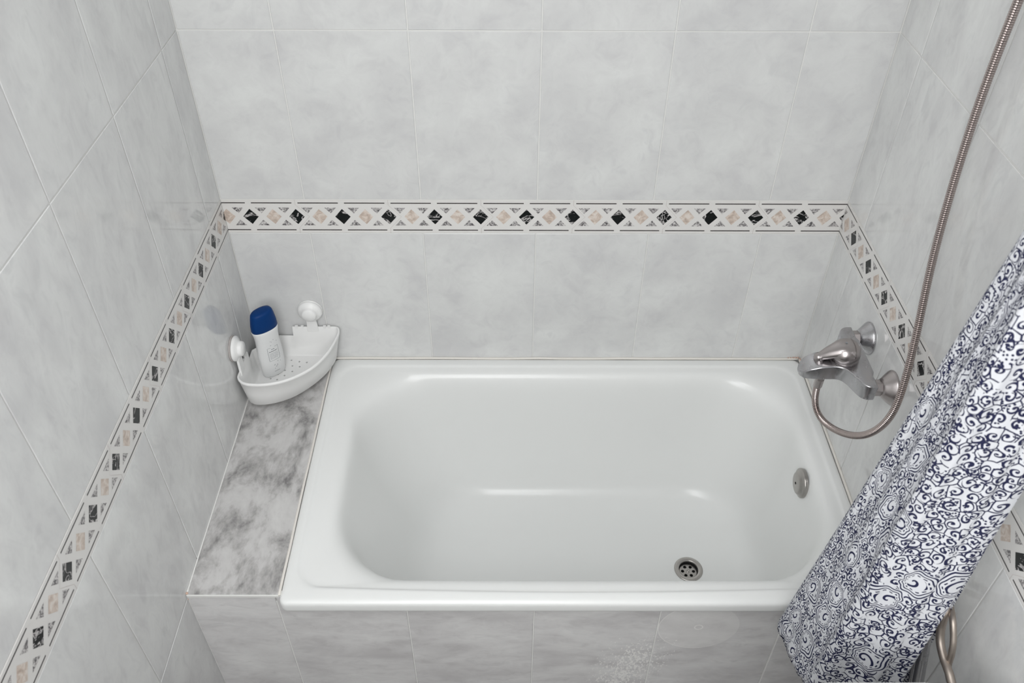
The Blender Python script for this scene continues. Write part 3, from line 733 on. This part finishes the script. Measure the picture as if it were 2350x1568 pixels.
tube(bm, [e-Vector((0, 0, .01)), e+Vector((0, 0, .02)), e+Vector((-.02, 0, .10)), e+Vector((-.05, 0, .16))], [.009, .010, .012, .013], 20); fin('hand_shower_grip', bm, 'chrome2', hs, smooth=True)
bm = bmesh.new(); lathe(bm, [(0, .02), (.004, .02), (.006, .012), (.05, .010)], e+Vector((W-.001, 0, 0))-Vector((pr[-1].x, 0, 0))+Vector((0, 0, .035)), (-1, 0, 0), 24); fin('wall_holder', bm, 'chrome2', hs, smooth=True)

# ------------------------------------------------------------------ shower curtain
# stations round the gathered cloth: hem point -> rod point
ST = [((1.150, -.722), (1.262, -.790)), ((1.124, -.736), (1.242, -.804)), ((1.1160, -.750), (1.2362, -.8137)), ((1.1180, -.768), (1.242, -.826)), ((1.1205, -.786), (1.236, -.836)), ((1.1225, -.802), (1.220, -.846)), ((1.1255, -.820), (1.226, -.842)),
      ((1.1300, -.836), (1.232, -.840)), ((1.1345, -.850), (1.226, -.848)), ((1.1355, -.862), (1.200, -.868)), ((1.1320, -.8735), (1.1755, -.8842)), ((1.1440, -.892), (1.186, -.892)), ((1.160, -.896), (1.200, -.890)), ((1.178, -.908), (1.222, -.886)), ((1.198, -.922), (1.246, -.884)), ((1.212, -.921), (1.258, -.878)), ((1.228, -.927), (1.278, -.876)),
      ((1.2405, -.9250), (1.3065, -.8610)), ((1.250, -.905), (1.314, -.842)), ((1.250, -.880), (1.320, -.820)), ((1.285, -.862), (1.330, -.800)), ((1.300, -.880), (1.336, -.790))]
ZH, ZT = -.434, 1.0
hemc = catmull([(a[0], a[1], 0) for a, b in ST], 10); topc = catmull([(b[0], b[1], 0) for a, b in ST], 10)
NZ = 130
bm = bmesh.new(); uvl = bm.loops.layers.uv.new('UVMap')
us = [0]
for k_, (a, b) in enumerate(zip(hemc, hemc[1:])): us.append(us[-1]+(b-a).length*(1.55 if k_ < 100 else 1.0))   # the left panel is finely gathered
grid = []
for j in range(NZ+1):
    t = j/NZ; row = []
    for i, (h, p) in enumerate(zip(hemc, topc)):
        q = h.lerp(p, t); z_ = ZH+(ZT-ZH)*t
        k = us[i]
        wob = .0020*math.sin(k*95+t*5)*math.sin(PI*min(1, t*3+.25))+.0010*math.sin(k*210-t*9+1)
        q = q+Vector((-.35*wob, -wob, 0)); row.append(bm.verts.new((q.x, q.y, z_+.0015*math.sin(k*60)*(1-t))))
    grid.append(row)
US = 1.0
for j in range(NZ):
    for i in range(len(hemc)-1):
        f = bm.faces.new((grid[j][i], grid[j][i+1], grid[j+1][i+1], grid[j+1][i]))
        for l, (a, b) in zip(f.loops, ((i, j), (i+1, j), (i+1, j+1), (i, j+1))): l[uvl].uv = (us[a]*US, b/NZ*(ZT-ZH))
cur = fin('shower_curtain', bm, 'curtain', None, smooth=True, recalc=False)
so = cur.modifiers.new('thick', 'SOLIDIFY'); so.thickness = .0012; so.offset = 0
tag(cur, 'white shower curtain with navy scroll print, gathered beside the right wall', 'shower curtain')
rod = bmesh.new(); tube(rod, [Vector((.002, -.84, 1.03)), Vector((W-.002, -.84, 1.03))], .0125, 24)
ro = fin('curtain_rod', rod, 'chrome', smooth=True); tag(ro, 'chrome rod carrying the navy and white shower curtain', 'curtain rod')

# ------------------------------------------------------------------ wash basin and its pipes, behind the curtain
ba = thing('washbasin', 'white washbasin whose rim just shows at the lower right edge', 'washbasin', (1.15, -1.22, FLOOR))
BO = Vector(ba.location); bm = bmesh.new()
def bring(d, z, r=.14): return [p-BO for p in rrect(.93+d, W-.002-d*.2, -1.45+d, -.9945-d, z, r)]
loft(bm, [bring(.13, -.33, .05), bring(.09, -.29, .08), bring(.03, -.22), bring(.004, -.17), bring(0, -.158), bring(.003, -.151), bring(.012, -.1485), bring(.035, -.150), bring(.055, -.165, .11), bring(.085, -.22, .09), bring(.13, -.27, .06)], True, True)
fin('bowl', bm, 'porcelain', ba, smooth=True)
bm = bmesh.new(); lathe(bm, [(0, .11), (.02, .105), (.3, .075), (.68, .085)], (0, 0, 0), (0, 0, 1), 32); fin('pedestal', bm, 'porcelain', ba, smooth=True)
def pipe(name, pts, r, mat, lab, cat, grp=None):
    o_ = Vector(pts[0]); bm = bmesh.new(); tube(bm, [Vector(p)-o_ for p in catmull(pts, 8)], r, 16)
    ob = fin(name, bm, mat, smooth=True); ob.location = o_; return tag(ob, lab, cat, grp)
A = [(1.3194, -.7971, -.2156), (1.3094, -0.8350, -0.1930), (1.2994, -0.8619, -0.1868), (1.2994, -0.8729, -0.2192), (1.2994, -0.8875, -0.2395), (1.2994, -0.9099, -0.2481), (1.2994, -0.9327, -0.2496), (1.2994, -0.9546, -0.2545), (1.30, -1.02, -.262)]
pa = pipe('braided_hose', A, .0066, 'braid', 'braided water hose bowing outward behind the curtain, the longer one', 'hose')
bm = bmesh.new(); tube(bm, [Vector(A[6])-Vector(A[0]), Vector(A[7])-Vector(A[0])+Vector((0, .010, 0))], .0066, 16); fin('ferrule', bm, 'chrome2', pa)
B = [(1.3300, -.8050, -.2250), (1.3160, -0.8450, -0.1980), (1.3044, -0.8770, -0.1865), (1.3044, -0.8985, -0.2066), (1.3044, -0.9116, -0.2289), (1.3044, -0.9199, -0.2538), (1.3044, -0.9360, -0.2639), (1.305, -1.02, -.275)]
pipe('braided_hose.001', B, .0050, 'braid', 'thinner braided hose running straight beside the bowed one', 'hose')
P = [(1.2974, -.840, -.190), (1.2894, -0.8538, -0.2261), (1.2894, -0.8711, -0.2624), (1.2894, -0.8912, -0.3088), (1.2894, -0.9152, -0.3645), (1.2894, -.95, -.45)]
pipe('waste_pipe', P, .0088, 'chrome', 'grey waste pipe left of the braided hoses', 'pipe')
T = [(1.2894, -.845, -.25), (1.2894, -0.8583, -0.2855), (1.2894, -0.8778, -0.3344), (1.2894, -0.8945, -0.3762), (1.29, -.93, -.46)]
pipe('supply_pipe', T, .003, 'chrome', 'thin metal pipe just left of the grey waste pipe', 'pipe')
